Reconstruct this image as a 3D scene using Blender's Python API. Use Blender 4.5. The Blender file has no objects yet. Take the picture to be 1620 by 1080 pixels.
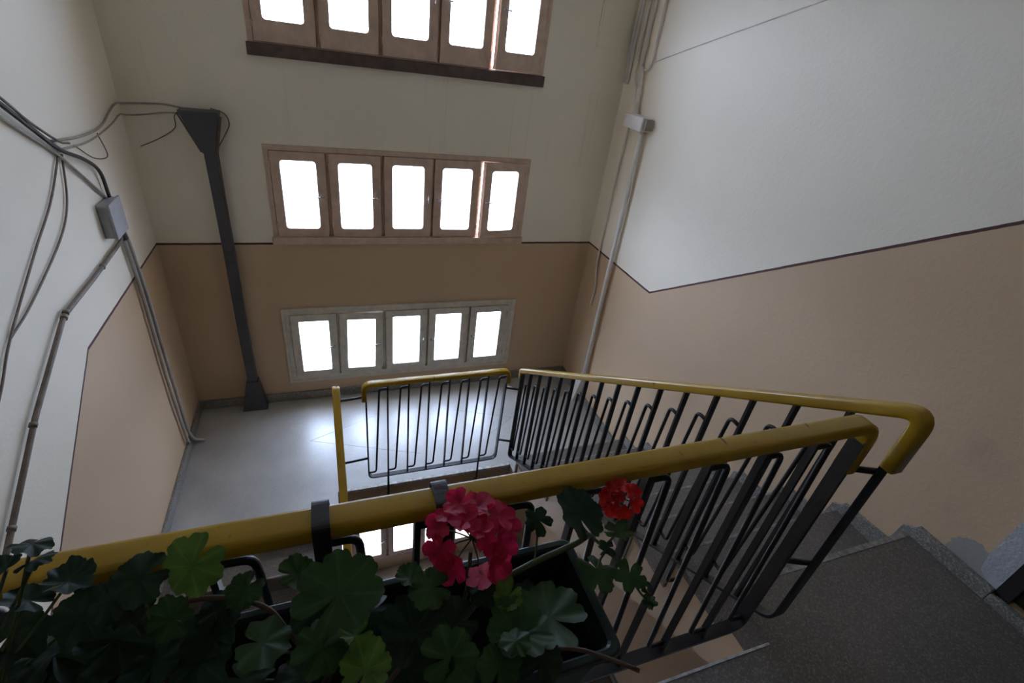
import bpy, bmesh, math, random
from mathutils import Vector, Matrix
random.seed(7)
S = bpy.context.scene
COL = S.collection

# ------------------------------------------------------------------ camera
F_PX, YAW, PITCH, ROLL = 779.28, 0.40621, -0.547475, 0.144599
CAM = Vector((1.15044, -3.95669, 3.08035))
fw = Vector((math.sin(YAW)*math.cos(PITCH), math.cos(YAW)*math.cos(PITCH), math.sin(PITCH)))
r0 = Vector((math.cos(YAW), -math.sin(YAW), 0)); u0 = r0.cross(fw)
rt = math.cos(ROLL)*r0 + math.sin(ROLL)*u0; up = -math.sin(ROLL)*r0 + math.cos(ROLL)*u0
cam_data = bpy.data.cameras.new('camera'); cam = bpy.data.objects.new('camera', cam_data); COL.objects.link(cam)
cam_data.sensor_width = 36.0; cam_data.lens = F_PX/1620*36.0; cam_data.clip_start = 0.02; cam_data.clip_end = 300
cam.matrix_world = Matrix(((rt.x, up.x, -fw.x, CAM.x), (rt.y, up.y, -fw.y, CAM.y), (rt.z, up.z, -fw.z, CAM.z), (0, 0, 0, 1)))
S.camera = cam

# ------------------------------------------------------------------ light and exposure
world = bpy.data.worlds.new('overcast_sky'); S.world = world; world.use_nodes = True
wn = world.node_tree.nodes; wl = world.node_tree.links
bg = wn['Background']; bg.inputs['Color'].default_value = (0.68, 0.81, 1.12, 1); bg.inputs['Strength'].default_value = 9.0
S.view_settings.view_transform = 'Standard'; S.view_settings.look = 'None'
S.view_settings.gamma = 1.0; S.view_settings.use_curve_mapping = False
S.view_settings.exposure = 1.46
S.cycles.max_bounces = 16; S.cycles.diffuse_bounces = 10; S.cycles.glossy_bounces = 6; S.cycles.transparent_max_bounces = 16
def portal(x0, x1, z0, z1, y):
    l = bpy.data.lights.new('window_portal', 'AREA'); l.shape = 'RECTANGLE'; l.size = x1-x0; l.size_y = z1-z0
    l.cycles.is_portal = True
    o = bpy.data.objects.new('window_portal', l); COL.objects.link(o)
    o.location = ((x0+x1)/2, y, (z0+z1)/2); o.rotation_euler = (math.radians(-90), 0, 0)
WIN_X0, WIN_X1 = 0.77, 2.785
WIN_ROWS = [(2.86, 3.60), (1.52, 2.25), (0.22, 0.925), (-2.66, -1.955)]
for z0, z1 in WIN_ROWS: portal(WIN_X0, WIN_X1, z0, z1, 0.215)

# ------------------------------------------------------------------ helpers
WM = {}
def tag(o, label=None, cat=None, group=None, kind=None):
    if label: o['label'] = label
    if cat: o['category'] = cat
    if group: o['group'] = group
    if kind: o['kind'] = kind
    return o
def place(o, parent=None, mw=None):
    mw = mw or Matrix.Identity(4)
    COL.objects.link(o); o.matrix_basis = mw; WM[o] = mw
    if parent:
        o.parent = parent; o.matrix_parent_inverse = WM[parent].inverted()
    return o
def empty(name, loc, label=None, cat=None, group=None, kind=None):
    o = bpy.data.objects.new(name, None); o.empty_display_size = .1
    place(o, None, Matrix.Translation(Vector(loc)))
    return tag(o, label, cat, group, kind)
def mesh_of(name, verts, faces, m, smooth=False):
    me = bpy.data.meshes.new(name); me.from_pydata([tuple(v) for v in verts], [], faces); me.update()
    me.materials.append(m)
    if smooth: me.polygons.foreach_set('use_smooth', [True]*len(me.polygons))
    return me
class MB:
    """collects shapes for ONE mesh"""
    def __init__(s): s.v = []; s.f = []; s.sm = []
    def add(s, verts, faces, smooth=False):
        b = len(s.v); s.v += [Vector(v) for v in verts]
        s.f += [tuple(i+b for i in f) for f in faces]; s.sm += [smooth]*len(faces); return s
    def box(s, x0, x1, y0, y1, z0, z1):
        v = [(x, y, z) for x in (x0, x1) for y in (y0, y1) for z in (z0, z1)]
        return s.add(v, [(0, 1, 3, 2), (4, 6, 7, 5), (0, 4, 5, 1), (2, 3, 7, 6), (0, 2, 6, 4), (1, 5, 7, 3)])
    def prism(s, poly, axis, a0, a1):
        """poly: 2D points (the other two axes in order) extruded along axis"""
        def P(p, a):
            q = list(p); q.insert(axis, a); return q
        n = len(poly)
        v = [P(p, a0) for p in poly]+[P(p, a1) for p in poly]
        f = [(i, (i+1) % n, n+(i+1) % n, n+i) for i in range(n)]
        return s.add(v, f+[tuple(range(n))[::-1], tuple(range(n, 2*n))])
    def sweep(s, path, side, prof, smooth=True, cap=True):
        """prof: list of (a,b): a along side, b along normal (= side x tangent)"""
        path = [Vector(p) for p in path]; side = Vector(side).normalized(); n = len(prof)
        v = []; f = []
        for i, p in enumerate(path):
            t0 = (path[i]-path[i-1]).normalized() if i else (path[1]-path[0]).normalized()
            t1 = (path[i+1]-path[i]).normalized() if i < len(path)-1 else t0
            t = (t0+t1).normalized(); nn = side.cross(t).normalized()
            k = 1/max(.5, t.dot(t1))
            v += [p+side*a+nn*b*k for a, b in prof]
        for i in range(len(path)-1):
            for j in range(n):
                f.append((i*n+j, i*n+(j+1) % n, (i+1)*n+(j+1) % n, (i+1)*n+j))
        s.add(v, f, smooth)
        if cap:
            b = len(s.v)-len(v)
            s.f += [tuple(b+j for j in range(n))[::-1], tuple(b+(len(path)-1)*n+j for j in range(n))]; s.sm += [False, False]
        return s
    def tube(s, path, r, n=8, smooth=True):
        path = [Vector(p) for p in path]; rs = r if isinstance(r, (list, tuple)) else [r]*len(path)
        v = []; f = []; ref = None
        for i, p in enumerate(path):
            a = path[max(i-1, 0)]; b = path[min(i+1, len(path)-1)]; t = (b-a).normalized()
            if ref is None:
                ref = Vector((0, 0, 1)) if abs(t.z) < .9 else Vector((1, 0, 0))
            e1 = (ref-t*ref.dot(t)).normalized(); e2 = t.cross(e1); ref = e1
            v += [p+(e1*math.cos(2*math.pi*j/n)+e2*math.sin(2*math.pi*j/n))*rs[i] for j in range(n)]
        for i in range(len(path)-1):
            for j in range(n):
                f.append((i*n+j, i*n+(j+1) % n, (i+1)*n+(j+1) % n, (i+1)*n+j))
        b = len(s.v); s.add(v, f, smooth)
        s.f += [tuple(b+j for j in range(n))[::-1], tuple(b+(len(path)-1)*n+j for j in range(n))]; s.sm += [False, False]
        return s
    def build(s, name, m, parent=None, bevel=0, mw=None):
        me = bpy.data.meshes.new(name); me.from_pydata([tuple(v) for v in s.v], [], s.f); me.update()
        me.polygons.foreach_set('use_smooth', s.sm); me.materials.append(m)
        bm = bmesh.new(); bm.from_mesh(me); bmesh.ops.recalc_face_normals(bm, faces=bm.faces)
        if bevel:
            ed = [e for e in bm.edges if len(e.link_faces) == 2 and e.calc_face_angle(0) > .5]
            bmesh.ops.bevel(bm, geom=ed, offset=bevel, segments=2, affect='EDGES', profile=.5, clamp_overlap=True)
        bm.to_mesh(me); bm.free()
        return place(bpy.data.objects.new(name, me), parent, mw)
def fillet(pts, r, n=5):
    pts = [Vector(p) for p in pts]; out = [pts[0]]
    for i in range(1, len(pts)-1):
        a, b, c = pts[i-1], pts[i], pts[i+1]
        d = min(r, (a-b).length*.45, (c-b).length*.45); p = b+(a-b).normalized()*d; q = b+(c-b).normalized()*d
        out += [p*(1-t)**2+b*2*t*(1-t)+q*t*t for t in [k/n for k in range(n+1)]]
    return out+[pts[-1]]
def smooth_path(pts, n=6):
    P = [Vector(p) for p in pts]; P = [P[0]*2-P[1]]+P+[P[-1]*2-P[-2]]; out = []
    for i in range(1, len(P)-2):
        a, b, c, d = P[i-1:i+3]
        for k in range(n):
            t = k/n; out.append(.5*((2*b)+(c-a)*t+(2*a-5*b+4*c-d)*t*t+(3*b-a-3*c+d)*t**3))
    return out+[P[-2]]

# ------------------------------------------------------------------ materials
def new_mat(name):
    m = bpy.data.materials.new(name); m.use_nodes = True
    nt = m.node_tree; return m, nt, nt.nodes['Principled BSDF']
def N(nt, typ, **kw):
    n = nt.nodes.new(typ)
    for k, v in kw.items():
        if k.startswith('i_'): n.inputs[k[2:].replace('_', ' ')].default_value = v
        else: setattr(n, k, v)
    return n
def M(nt, op, a, b=None, c=None, clamp=False):
    n = nt.nodes.new('ShaderNodeMath'); n.operation = op; n.use_clamp = clamp
    for i, x in enumerate((a, b, c)):
        if x is None: continue
        if isinstance(x, (int, float)): n.inputs[i].default_value = x
        else: nt.links.new(x, n.inputs[i])
    return n.outputs[0]
def mixc(nt, fac, a, b):
    n = nt.nodes.new('ShaderNodeMix'); n.data_type = 'RGBA'
    for sock, x in ((n.inputs[0], fac), (n.inputs[6], a), (n.inputs[7], b)):
        if isinstance(x, (int, float)): sock.default_value = x
        elif isinstance(x, tuple): sock.default_value = (*x[:3], 1)
        else: nt.links.new(x, sock)
    return n.outputs[2]
def coords(nt):
    g = nt.nodes.new('ShaderNodeNewGeometry'); s = nt.nodes.new('ShaderNodeSeparateXYZ'); nt.links.new(g.outputs['Position'], s.inputs[0])
    return g.outputs['Position'], s.outputs[0], s.outputs[1], s.outputs[2]
def noise(nt, pos, scale, detail=3, rough=.55):
    n = N(nt, 'ShaderNodeTexNoise', i_Scale=scale, i_Detail=detail, i_Roughness=rough); nt.links.new(pos, n.inputs['Vector']); return n.outputs[0]
def bump(nt, bsdf, h, strength, dist=.01):
    b = N(nt, 'ShaderNodeBump', i_Strength=strength, i_Distance=dist); nt.links.new(h, b.inputs['Height']); nt.links.new(b.outputs[0], bsdf.inputs['Normal'])
def ramp(nt, fac, a, b):
    return M(nt, 'DIVIDE', M(nt, 'SUBTRACT', fac, a), b-a, clamp=True)
def simple(name, col, rough=.5, var=.15, scale=12, bmp=0, metallic=0, spec=.5, bscale=None, dark=None):
    m, nt, b = new_mat(name); pos, x, y, z = coords(nt)
    n = noise(nt, pos, scale, 4); f = ramp(nt, n, .35, .65)
    d = dark or tuple(c*(1-var) for c in col)
    nt.links.new(mixc(nt, f, d, col), b.inputs['Base Color'])
    b.inputs['Roughness'].default_value = rough; b.inputs['Metallic'].default_value = metallic; b.inputs['Specular IOR Level'].default_value = spec
    if bmp: bump(nt, b, noise(nt, pos, bscale or scale*4, 3), bmp)
    return m
WHITE = (.885, .815, .675); TAN = (.60, .43, .275); STRIPE = (.075, .025, .022)
def wall_mat(name, hfun):
    """two-tone paint: tan dado, dark red line, off-white above; hfun(nt,y,z) -> z minus dado height"""
    m, nt, b = new_mat(name); pos, x, y, z = coords(nt)
    d = hfun(nt, x, y, z)
    n1 = noise(nt, pos, 1.3, 4); n2 = noise(nt, pos, 14, 4)
    wob = M(nt, 'MULTIPLY', M(nt, 'SUBTRACT', n2, .5), .006)
    d = M(nt, 'ADD', d, wob)
    tan = mixc(nt, ramp(nt, n1, .35, .7), tuple(c*.93 for c in TAN), TAN)
    wht = mixc(nt, ramp(nt, n1, .3, .7), tuple(c*.95 for c in WHITE), WHITE)
    c = mixc(nt, M(nt, 'GREATER_THAN', d, 0.0), tan, wht)
    line = M(nt, 'LESS_THAN', M(nt, 'ABSOLUTE', d), .008)
    c = mixc(nt, line, c, STRIPE)
    return m, nt, b, (pos, x, y, z), c, n2
def finish_wall(m, nt, b, c, pos):
    nt.links.new(c, b.inputs['Base Color']); b.inputs['Roughness'].default_value = .55; b.inputs['Specular IOR Level'].default_value = .35
    bump(nt, b, noise(nt, pos, 55, 4), .22, .006)
    return m
# back wall
def h_back(nt, x, y, z):
    low = M(nt, 'LESS_THAN', z, -.15)
    return M(nt, 'SUBTRACT', M(nt, 'ADD', z, M(nt, 'MULTIPLY', low, 2.88)), 1.52)
m, nt, b, (pos, x, y, z), c, n2 = wall_mat('paint_wall_back', h_back)
# water streaks under the top window
st = N(nt, 'ShaderNodeTexNoise', i_Scale=1.0, i_Detail=2.0); mp = N(nt, 'ShaderNodeMapping'); mp.inputs['Scale'].default_value = (45, 1, .6)
nt.links.new(pos, mp.inputs[0]); nt.links.new(mp.outputs[0], st.inputs['Vector'])
f = M(nt, 'MULTIPLY', ramp(nt, st.outputs[0], .64, .74), M(nt, 'MULTIPLY', M(nt, 'GREATER_THAN', z, 2.2), M(nt, 'LESS_THAN', z, 2.8)))
c = mixc(nt, M(nt, 'MULTIPLY', f, .16), c, (.25, .22, .18))
MAT_BACK = finish_wall(m, nt, b, c, pos)
# right wall : dado climbs with the flight
def h_right(nt, x, y, z):
    rise = M(nt, 'MINIMUM', M(nt, 'MULTIPLY', M(nt, 'MAXIMUM', M(nt, 'SUBTRACT', -1.06, y), 0.0), .655), 1.44)
    low = M(nt, 'LESS_THAN', z, M(nt, 'SUBTRACT', rise, .45))
    return M(nt, 'SUBTRACT', M(nt, 'ADD', z, M(nt, 'MULTIPLY', low, 2.88)), M(nt, 'ADD', rise, 1.52))
m, nt, b, (pos, x, y, z), c, n2 = wall_mat('paint_wall_right', h_right)
dd = M(nt, 'ADD', M(nt, 'POWER', M(nt, 'DIVIDE', M(nt, 'ADD', y, 3.47), .10), 2), M(nt, 'POWER', M(nt, 'DIVIDE', M(nt, 'SUBTRACT', z, 1.53), .085), 2))
dd = M(nt, 'ADD', dd, M(nt, 'MULTIPLY', M(nt, 'SUBTRACT', noise(nt, pos, 18, 4), .5), 1.6))
c = mixc(nt, M(nt, 'LESS_THAN', dd, 1.0), c, (.34, .33, .30))
sm = M(nt, 'MULTIPLY', ramp(nt, noise(nt, pos, 7, 5), .50, .75), M(nt, 'MULTIPLY', M(nt, 'LESS_THAN', y, -3.2), M(nt, 'LESS_THAN', z, 2.0)))
c = mixc(nt, M(nt, 'MULTIPLY', sm, .3), c, (.27, .24, .22))
MAT_RIGHT = finish_wall(m, nt, b, c, pos)
def h_left(nt, x, y, z):
    drop = M(nt, 'MINIMUM', M(nt, 'MULTIPLY', M(nt, 'MAXIMUM', M(nt, 'SUBTRACT', -1.385, y), 0.0), .63), 1.44)
    low = M(nt, 'LESS_THAN', z, M(nt, 'SUBTRACT', -.45, drop))
    return M(nt, 'ADD', M(nt, 'SUBTRACT', M(nt, 'ADD', z, M(nt, 'MULTIPLY', low, 2.88)), 1.52), drop)
m, nt, b, (pos, x, y, z), c, n2 = wall_mat('paint_wall_left', h_left)
MAT_LEFT = finish_wall(m, nt, b, c, pos)
def h_front(nt, x, y, z): return M(nt, 'SUBTRACT', z, 2.96)
m, nt, b, (pos, x, y, z), c, n2 = wall_mat('paint_wall_front', h_front)
MAT_FRONT = finish_wall(m, nt, b, c, pos)
def terrazzo(name, base, light, darkc, rough, speck=.5, spec=.5):
    m, nt, b = new_mat(name); pos, x, y, z = coords(nt)
    big = ramp(nt, noise(nt, pos, 3.0, 5), .35, .68)
    v = N(nt, 'ShaderNodeTexVoronoi', i_Scale=200.0); nt.links.new(pos, v.inputs['Vector'])
    sep = N(nt, 'ShaderNodeSeparateColor'); nt.links.new(v.outputs['Color'], sep.inputs[0])
    c = mixc(nt, big, tuple(k*.78 for k in base), base)
    c = mixc(nt, M(nt, 'MULTIPLY', M(nt, 'GREATER_THAN', sep.outputs[0], .80), speck), c, light)
    c = mixc(nt, M(nt, 'MULTIPLY', M(nt, 'LESS_THAN', sep.outputs[1], .16), speck), c, darkc)
    v2 = N(nt, 'ShaderNodeTexVoronoi', i_Scale=70.0); nt.links.new(pos, v2.inputs['Vector'])
    s2 = N(nt, 'ShaderNodeSeparateColor'); nt.links.new(v2.outputs['Color'], s2.inputs[0])
    spot = M(nt, 'MULTIPLY', M(nt, 'LESS_THAN', v2.outputs['Distance'], .22), M(nt, 'GREATER_THAN', s2.outputs[2], .72))
    c = mixc(nt, M(nt, 'MULTIPLY', spot, speck), c, light)
    nt.links.new(c, b.inputs['Base Color'])
    r = M(nt, 'ADD', M(nt, 'MULTIPLY', noise(nt, pos, 9, 4), .18), rough-.09)
    nt.links.new(r, b.inputs['Roughness']); b.inputs['Specular IOR Level'].default_value = spec
    bump(nt, b, noise(nt, pos, 140, 2), .08, .002)
    return m
MAT_TERR = terrazzo('terrazzo_landing', (.46, .445, .41), (.57, .55, .51), (.27, .26, .24), .33, .22, 1.0)
MAT_STEP = terrazzo('terrazzo_steps', (.17, .150, .128), (.34, .32, .29), (.08, .07, .06), .48, .38)
MAT_SKIRT = terrazzo('terrazzo_skirting', (.23, .215, .19), (.42, .40, .36), (.08, .075, .07), .55, .6)
MAT_NOSE = simple('worn_nosing_edge', (.36, .34, .31), .6, .5, 40, .3)
MAT_EDGE = simple('chipped_white_edge', (.72, .70, .66), .7, .5, 30, .4)
MAT_STRING = simple('stringer_paint', (.56, .42, .29), .55, .10, 5, .15)
MAT_FASCIA = simple('fascia_paint', (.52, .375, .26), .55, .12, 5, .15)
MAT_CEIL = simple('ceiling_paint', (.78, .76, .70), .7, .06, 3, .1)
MAT_GROUND = simple('outdoor_ground', (.42, .42, .40), .9, .1, .3)
MAT_BLACK = simple('black_enamel', (.016, .015, .016), .38, .4, 30, .12, spec=.5, bscale=90)
MAT_STRAP = simple('dark_strap', (.030, .026, .028), .42, .3, 40, .1)
# yellow handrail with scuffs
m, nt, b = new_mat('yellow_handrail'); pos, x, y, z = coords(nt)
c = mixc(nt, ramp(nt, noise(nt, pos, 5, 4), .35, .7), (.40, .235, .012), (.49, .30, .018))
sc = M(nt, 'MULTIPLY', ramp(nt, noise(nt, pos, 48, 5, .7), .64, .70), .55)
c = mixc(nt, sc, c, (.13, .075, .015))
mp = N(nt, 'ShaderNodeMapping'); mp.inputs['Scale'].default_value = (60, 9, 9); nt.links.new(pos, mp.inputs[0])
nk = noise(nt, mp.outputs[0], 1.0, 1); c = mixc(nt, M(nt, 'MULTIPLY', ramp(nt, nk, .735, .76), .8), c, (.05, .03, .01))
nt.links.new(c, b.inputs['Base Color']); b.inputs['Roughness'].default_value = .27
bump(nt, b, noise(nt, pos, 60, 4), .10, .003)
MAT_YEL = m
MAT_WOOD = simple('brown_window_paint', (.68, .50, .385), .5, .2, 14, .2)
MAT_WOOD_D = simple('dark_sill_paint', (.13, .085, .07), .6, .45, 20, .3)
MAT_CREAM = simple('cream_window_paint', (.66, .60, .49), .5, .18, 14, .2)
MAT_METAL = simple('dull_metal', (.45, .45, .46), .35, .2, 30, 0, .8)
MAT_DUCT = simple('duct_paint', (.080, .080, .090), .45, .2, 9, .2)
MAT_DUCTWOOD = simple('duct_edge_wood', (.16, .105, .075), .7, .3, 30, .2)
MAT_CABLE_D = simple('cable_brown', (.20, .15, .108), .5, .3, 20)
MAT_CABLE_L = simple('cable_grey', (.38, .34, .28), .5, .25, 20)
MAT_CABLE_K = simple('cable_dark', (.055, .046, .042), .5, .3, 20)
MAT_COND = simple('conduit_grey', (.48, .46, .42), .45, .2, 16)
MAT_PIPE = simple('pipe_white', (.78, .75, .70), .45, .12, 10)
MAT_BOXG = simple('grey_plastic', (.40, .40, .41), .5, .12, 14)
MAT_BOXW = simple('white_plastic', (.82, .78, .75), .5, .08, 14)
MAT_DOOR = simple('dark_door', (.020, .016, .015), .5, .3, 20, .1)
MAT_TRIMB = simple('pale_blue_plaster', (.45, .46, .49), .7, .14, 20, .3)
MAT_TROUGH = simple('dark_green_plastic', (.010, .024, .018), .42, .25, 20, .05)
MAT_SOIL = simple('soil', (.016, .011, .009), .95, .5, 60, .8, bscale=120)
MAT_STEM = simple('geranium_stem', (.075, .105, .030), .55, .3, 30)
MAT_TWIG = simple('dry_twig', (.10, .055, .035), .8, .3, 40)
def leaf_mat(name, col, col2):
    m, nt, b = new_mat(name); pos, x, y, z = coords(nt)
    tc = nt.nodes.new('ShaderNodeTexCoord'); s = nt.nodes.new('ShaderNodeSeparateXYZ'); nt.links.new(tc.outputs['Object'], s.inputs[0])
    ang = M(nt, 'ARCTAN2', s.outputs[1], s.outputs[0])
    vein = M(nt, 'POWER', M(nt, 'ABSOLUTE', M(nt, 'COSINE', M(nt, 'MULTIPLY', ang, 3.5))), 40)
    c = mixc(nt, ramp(nt, noise(nt, pos, 40, 4), .3, .7), col, col2)
    c = mixc(nt, M(nt, 'MULTIPLY', vein, .3), c, tuple(min(1, k*1.6+.01) for k in col2))
    nt.links.new(c, b.inputs['Base Color']); b.inputs['Roughness'].default_value = .5; b.inputs['Specular IOR Level'].default_value = .32
    bump(nt, b, noise(nt, pos, 180, 3), .15, .002)
    tr = N(nt, 'ShaderNodeBsdfTranslucent'); nt.links.new(c, tr.inputs[0])
    mx = N(nt, 'ShaderNodeMixShader'); mx.inputs[0].default_value = .3
    out = nt.nodes['Material Output']; nt.links.new(b.outputs[0], mx.inputs[1]); nt.links.new(tr.outputs[0], mx.inputs[2]); nt.links.new(mx.outputs[0], out.inputs[0])
    return m
MAT_LEAF = [leaf_mat('leaf_dark', (.013, .030, .014), (.020, .046, .018)), leaf_mat('leaf_mid', (.027, .062, .017), (.042, .088, .023)), leaf_mat('leaf_bright', (.065, .125, .018), (.10, .18, .026))]
def petal_mat(name, a, b_):
    m, nt, b = new_mat(name); pos, x, y, z = coords(nt)
    c = mixc(nt, ramp(nt, noise(nt, pos, 60, 3), .35, .65), a, b_)
    nt.links.new(c, b.inputs['Base Color']); b.inputs['Roughness'].default_value = .55
    tr = N(nt, 'ShaderNodeBsdfTranslucent'); nt.links.new(c, tr.inputs[0])
    mx = N(nt, 'ShaderNodeMixShader'); mx.inputs[0].default_value = .45
    out = nt.nodes['Material Output']; nt.links.new(b.outputs[0], mx.inputs[1]); nt.links.new(tr.outputs[0], mx.inputs[2]); nt.links.new(mx.outputs[0], out.inputs[0])
    return m
MAT_PINK = petal_mat('petal_pink_red', (.50, .008, .052), (.70, .020, .105))
MAT_PALE = petal_mat('petal_pale_pink', (.74, .10, .19), (.80, .20, .27))
MAT_RED = petal_mat('petal_red', (.52, .008, .010), (.70, .018, .014))
# pane: clear, slightly dusty glass
m, nt, b = new_mat('window_glass'); pos, x, y, z = coords(nt)
nt.nodes.remove(b)
t = N(nt, 'ShaderNodeBsdfTransparent'); t.inputs[0].default_value = (.92, .94, .95, 1)
g = N(nt, 'ShaderNodeBsdfGlossy'); g.inputs['Roughness'].default_value = .08
mx = N(nt, 'ShaderNodeMixShader'); mx.inputs[0].default_value = .06
nt.links.new(t.outputs[0], mx.inputs[1]); nt.links.new(g.outputs[0], mx.inputs[2]); nt.links.new(mx.outputs[0], nt.nodes['Material Output'].inputs[0])
MAT_GLASS = m

# ------------------------------------------------------------------ the setting
WID, CEIL, REAR, LOWEST = 3.5, 4.2, -8.0, -4.4
def structure(o, label, cat): return tag(o, label, cat, kind='structure')
# back wall with window openings
w = MB(); zs = sorted([LOWEST, CEIL]+[z for r in WIN_ROWS for z in r])
w.box(-.2, WIN_X0, 0, .2, LOWEST, CEIL); w.box(WIN_X1, WID+.2, 0, .2, LOWEST, CEIL)
for a, b_ in zip(zs[:-1], zs[1:]):
    if (a, b_) not in WIN_ROWS: w.box(WIN_X0, WIN_X1, 0, .2, a, b_)
structure(w.build('wall_back', MAT_BACK), 'white over tan painted wall that holds the rows of small windows', 'wall')
structure(MB().box(-.2, 0, REAR, 0, LOWEST, CEIL).build('wall_left', MAT_LEFT), 'white and tan wall carrying the loose cables and grey junction box', 'wall')
DY0, DY1, DZ0, DZ1 = -4.5, -3.572, 1.485, 3.5
w = MB().box(WID, WID+.2, DY1, 0, LOWEST, CEIL).box(WID, WID+.2, REAR, DY0, LOWEST, CEIL).box(WID, WID+.2, DY0, DY1, LOWEST, DZ0).box(WID, WID+.2, DY0, DY1, DZ1, CEIL)
structure(w.build('wall_right', MAT_RIGHT), 'white and tan wall beside the climbing terrazzo steps', 'wall')
structure(MB().box(-.2, WID+.2, REAR-.2, REAR, LOWEST, CEIL).build('wall_front', MAT_FRONT), 'painted wall closing the top floor behind the railing', 'wall')
structure(MB().box(-.2, WID+.2, REAR-.2, .2, CEIL, CEIL+.15).build('ceiling', MAT_CEIL), 'off-white ceiling over the stairwell', 'ceiling')
structure(MB().box(-.2, WID+.2, REAR, .2, LOWEST-.15, LOWEST).build('floor_lowest', MAT_TERR), 'terrazzo floor at the bottom of the open well', 'floor')
structure(MB().box(-60, 60, .3, 90, -6.2, -6.0).build('outdoor_ground', MAT_GROUND), 'pale ground outside the stairwell windows', 'ground')

XL, XR = 1.08, 2.49             # edges of the open well
YF, YT = -3.467, -3.27          # edge of top floor, top nosing of right flight
def floor_slab(name, poly, z, m, label, edge=None, th=.15):
    o = structure(MB().prism(poly, 2, z-th, z).build(name, m), label, 'floor')
    return o
flo = floor_slab('floor_top', [(0, REAR), (WID, REAR), (WID, YT), (XR-.015, YT), (XR-.015, YF), (0, YF)], 1.44, MAT_STEP, 'dark worn terrazzo floor of the top storey behind the railing')
MB().box(0, XR-.02, YF-.003, YF+.005, 1.405, 1.4415).build('edge_strip', MAT_EDGE, flo)
MB().box(0, XR, YF+.0, YF+.012, 1.10, 1.285).build('fascia', MAT_FASCIA, flo)
lan = floor_slab('floor_landing', [(0, 0), (WID, 0), (WID, -1.29), (XR-.01, -1.29), (XR-.01, -1.2), (XL+.01, -1.2), (XL+.01, -1.385), (0, -1.385)][::-1], 0, MAT_TERR, 'pale terrazzo half landing under the lowest window row')
MB().box(XL+.02, XR-.02, -1.210, -1.185, -.020, .0025).build('edge_strip', MAT_EDGE, lan)
MB().box(XL+.012, XR-.012, -1.207, -1.05, -.42, -.018).build('fascia', MAT_FASCIA, lan)
low = floor_slab('floor_lower', [(0, REAR), (WID, REAR), (WID, YF), (XL, YF), (XL, -3.345), (0, -3.345)], -1.44, MAT_STEP, 'terrazzo floor of the storey below seen down the well')
ll = floor_slab('floor_lower_landing', [(0, 0), (WID, 0), (WID, -1.29), (XR-.01, -1.29), (XR-.01, -1.2), (XL+.01, -1.2), (XL+.01, -1.385), (0, -1.385)][::-1], -2.88, MAT_TERR, 'terrazzo half landing deep down the well')
# hairline cracks in the landing terrazzo
for i, (a, b_) in enumerate([((.896, -.593), (1.434, -.373)), ((.896, -.593), (1.77, -.925)), ((2.174, -.419), (2.69, -.629)), ((2.69, -.629), (2.43, -.80))]):
    MB().tube([(a[0], a[1], -.0006), (b_[0], b_[1], -.0006)], .0016, 5).build('crack_filler', MAT_SKIRT, lan)

# skirtings of the landing
def base(name, x0, x1, y0, y1, z0, z1, label): structure(MB().box(x0, x1, y0, y1, z0, z1).build(name, MAT_SKIRT, bevel=.004), label, 'baseboard')
base('baseboard_back', .0, WID, -.022, 0, 0, .085, 'dark terrazzo skirting under the lowest window row')
base('baseboard_left', 0, .022, -1.385, -.022, 0, .085, 'dark terrazzo skirting where grey conduits end')
base('baseboard_right', WID-.022, WID, -1.29, -.022, 0, .085, 'dark terrazzo skirting at the foot of the climbing steps')
base('baseboard_top_floor', WID-.03, WID, DY1, YT-.0, 1.44, 1.50, 'worn terrazzo skirting leading to the dark door')
base('baseboard_door', WID-.03, WID, DY0, DY1, 1.44, 1.485, 'low terrazzo kerb in front of the dark door')
# door and its pale plaster band
d = structure(MB().box(WID+.03, WID+.07, DY0+.05, DY1-.05, DZ0, DZ1-.05).build('door_1', MAT_DOOR, bevel=.003), 'almost black wooden door at the top of the steps', 'door')
for y0, y1 in ((DY0, DY0+.05), (DY1-.05, DY1)): MB().box(WID-.008, WID+.08, y0, y1, DZ0, DZ1).build('door_jamb', MAT_DOOR, d)
MB().box(WID-.008, WID+.08, DY0, DY1, DZ1-.05, DZ1).build('door_head', MAT_DOOR, d)
for z0, z1 in ((1.60, 2.3), (2.42, 3.3)): MB().box(WID+.018, WID+.031, DY0+.2, DY1-.2, z0, z1).build('door_panel', MAT_DOOR, d, bevel=.004)
structure(MB().prism([(DY1, 1.50), (DY1, 3.6), (-3.488, 3.6), (-3.488, 1.60), (-3.50, 1.53), (-3.53, 1.505)], 0, WID-.006, WID).build('trim_1', MAT_TRIMB), 'pale bluish plaster band beside the dark door', 'trim')

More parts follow.
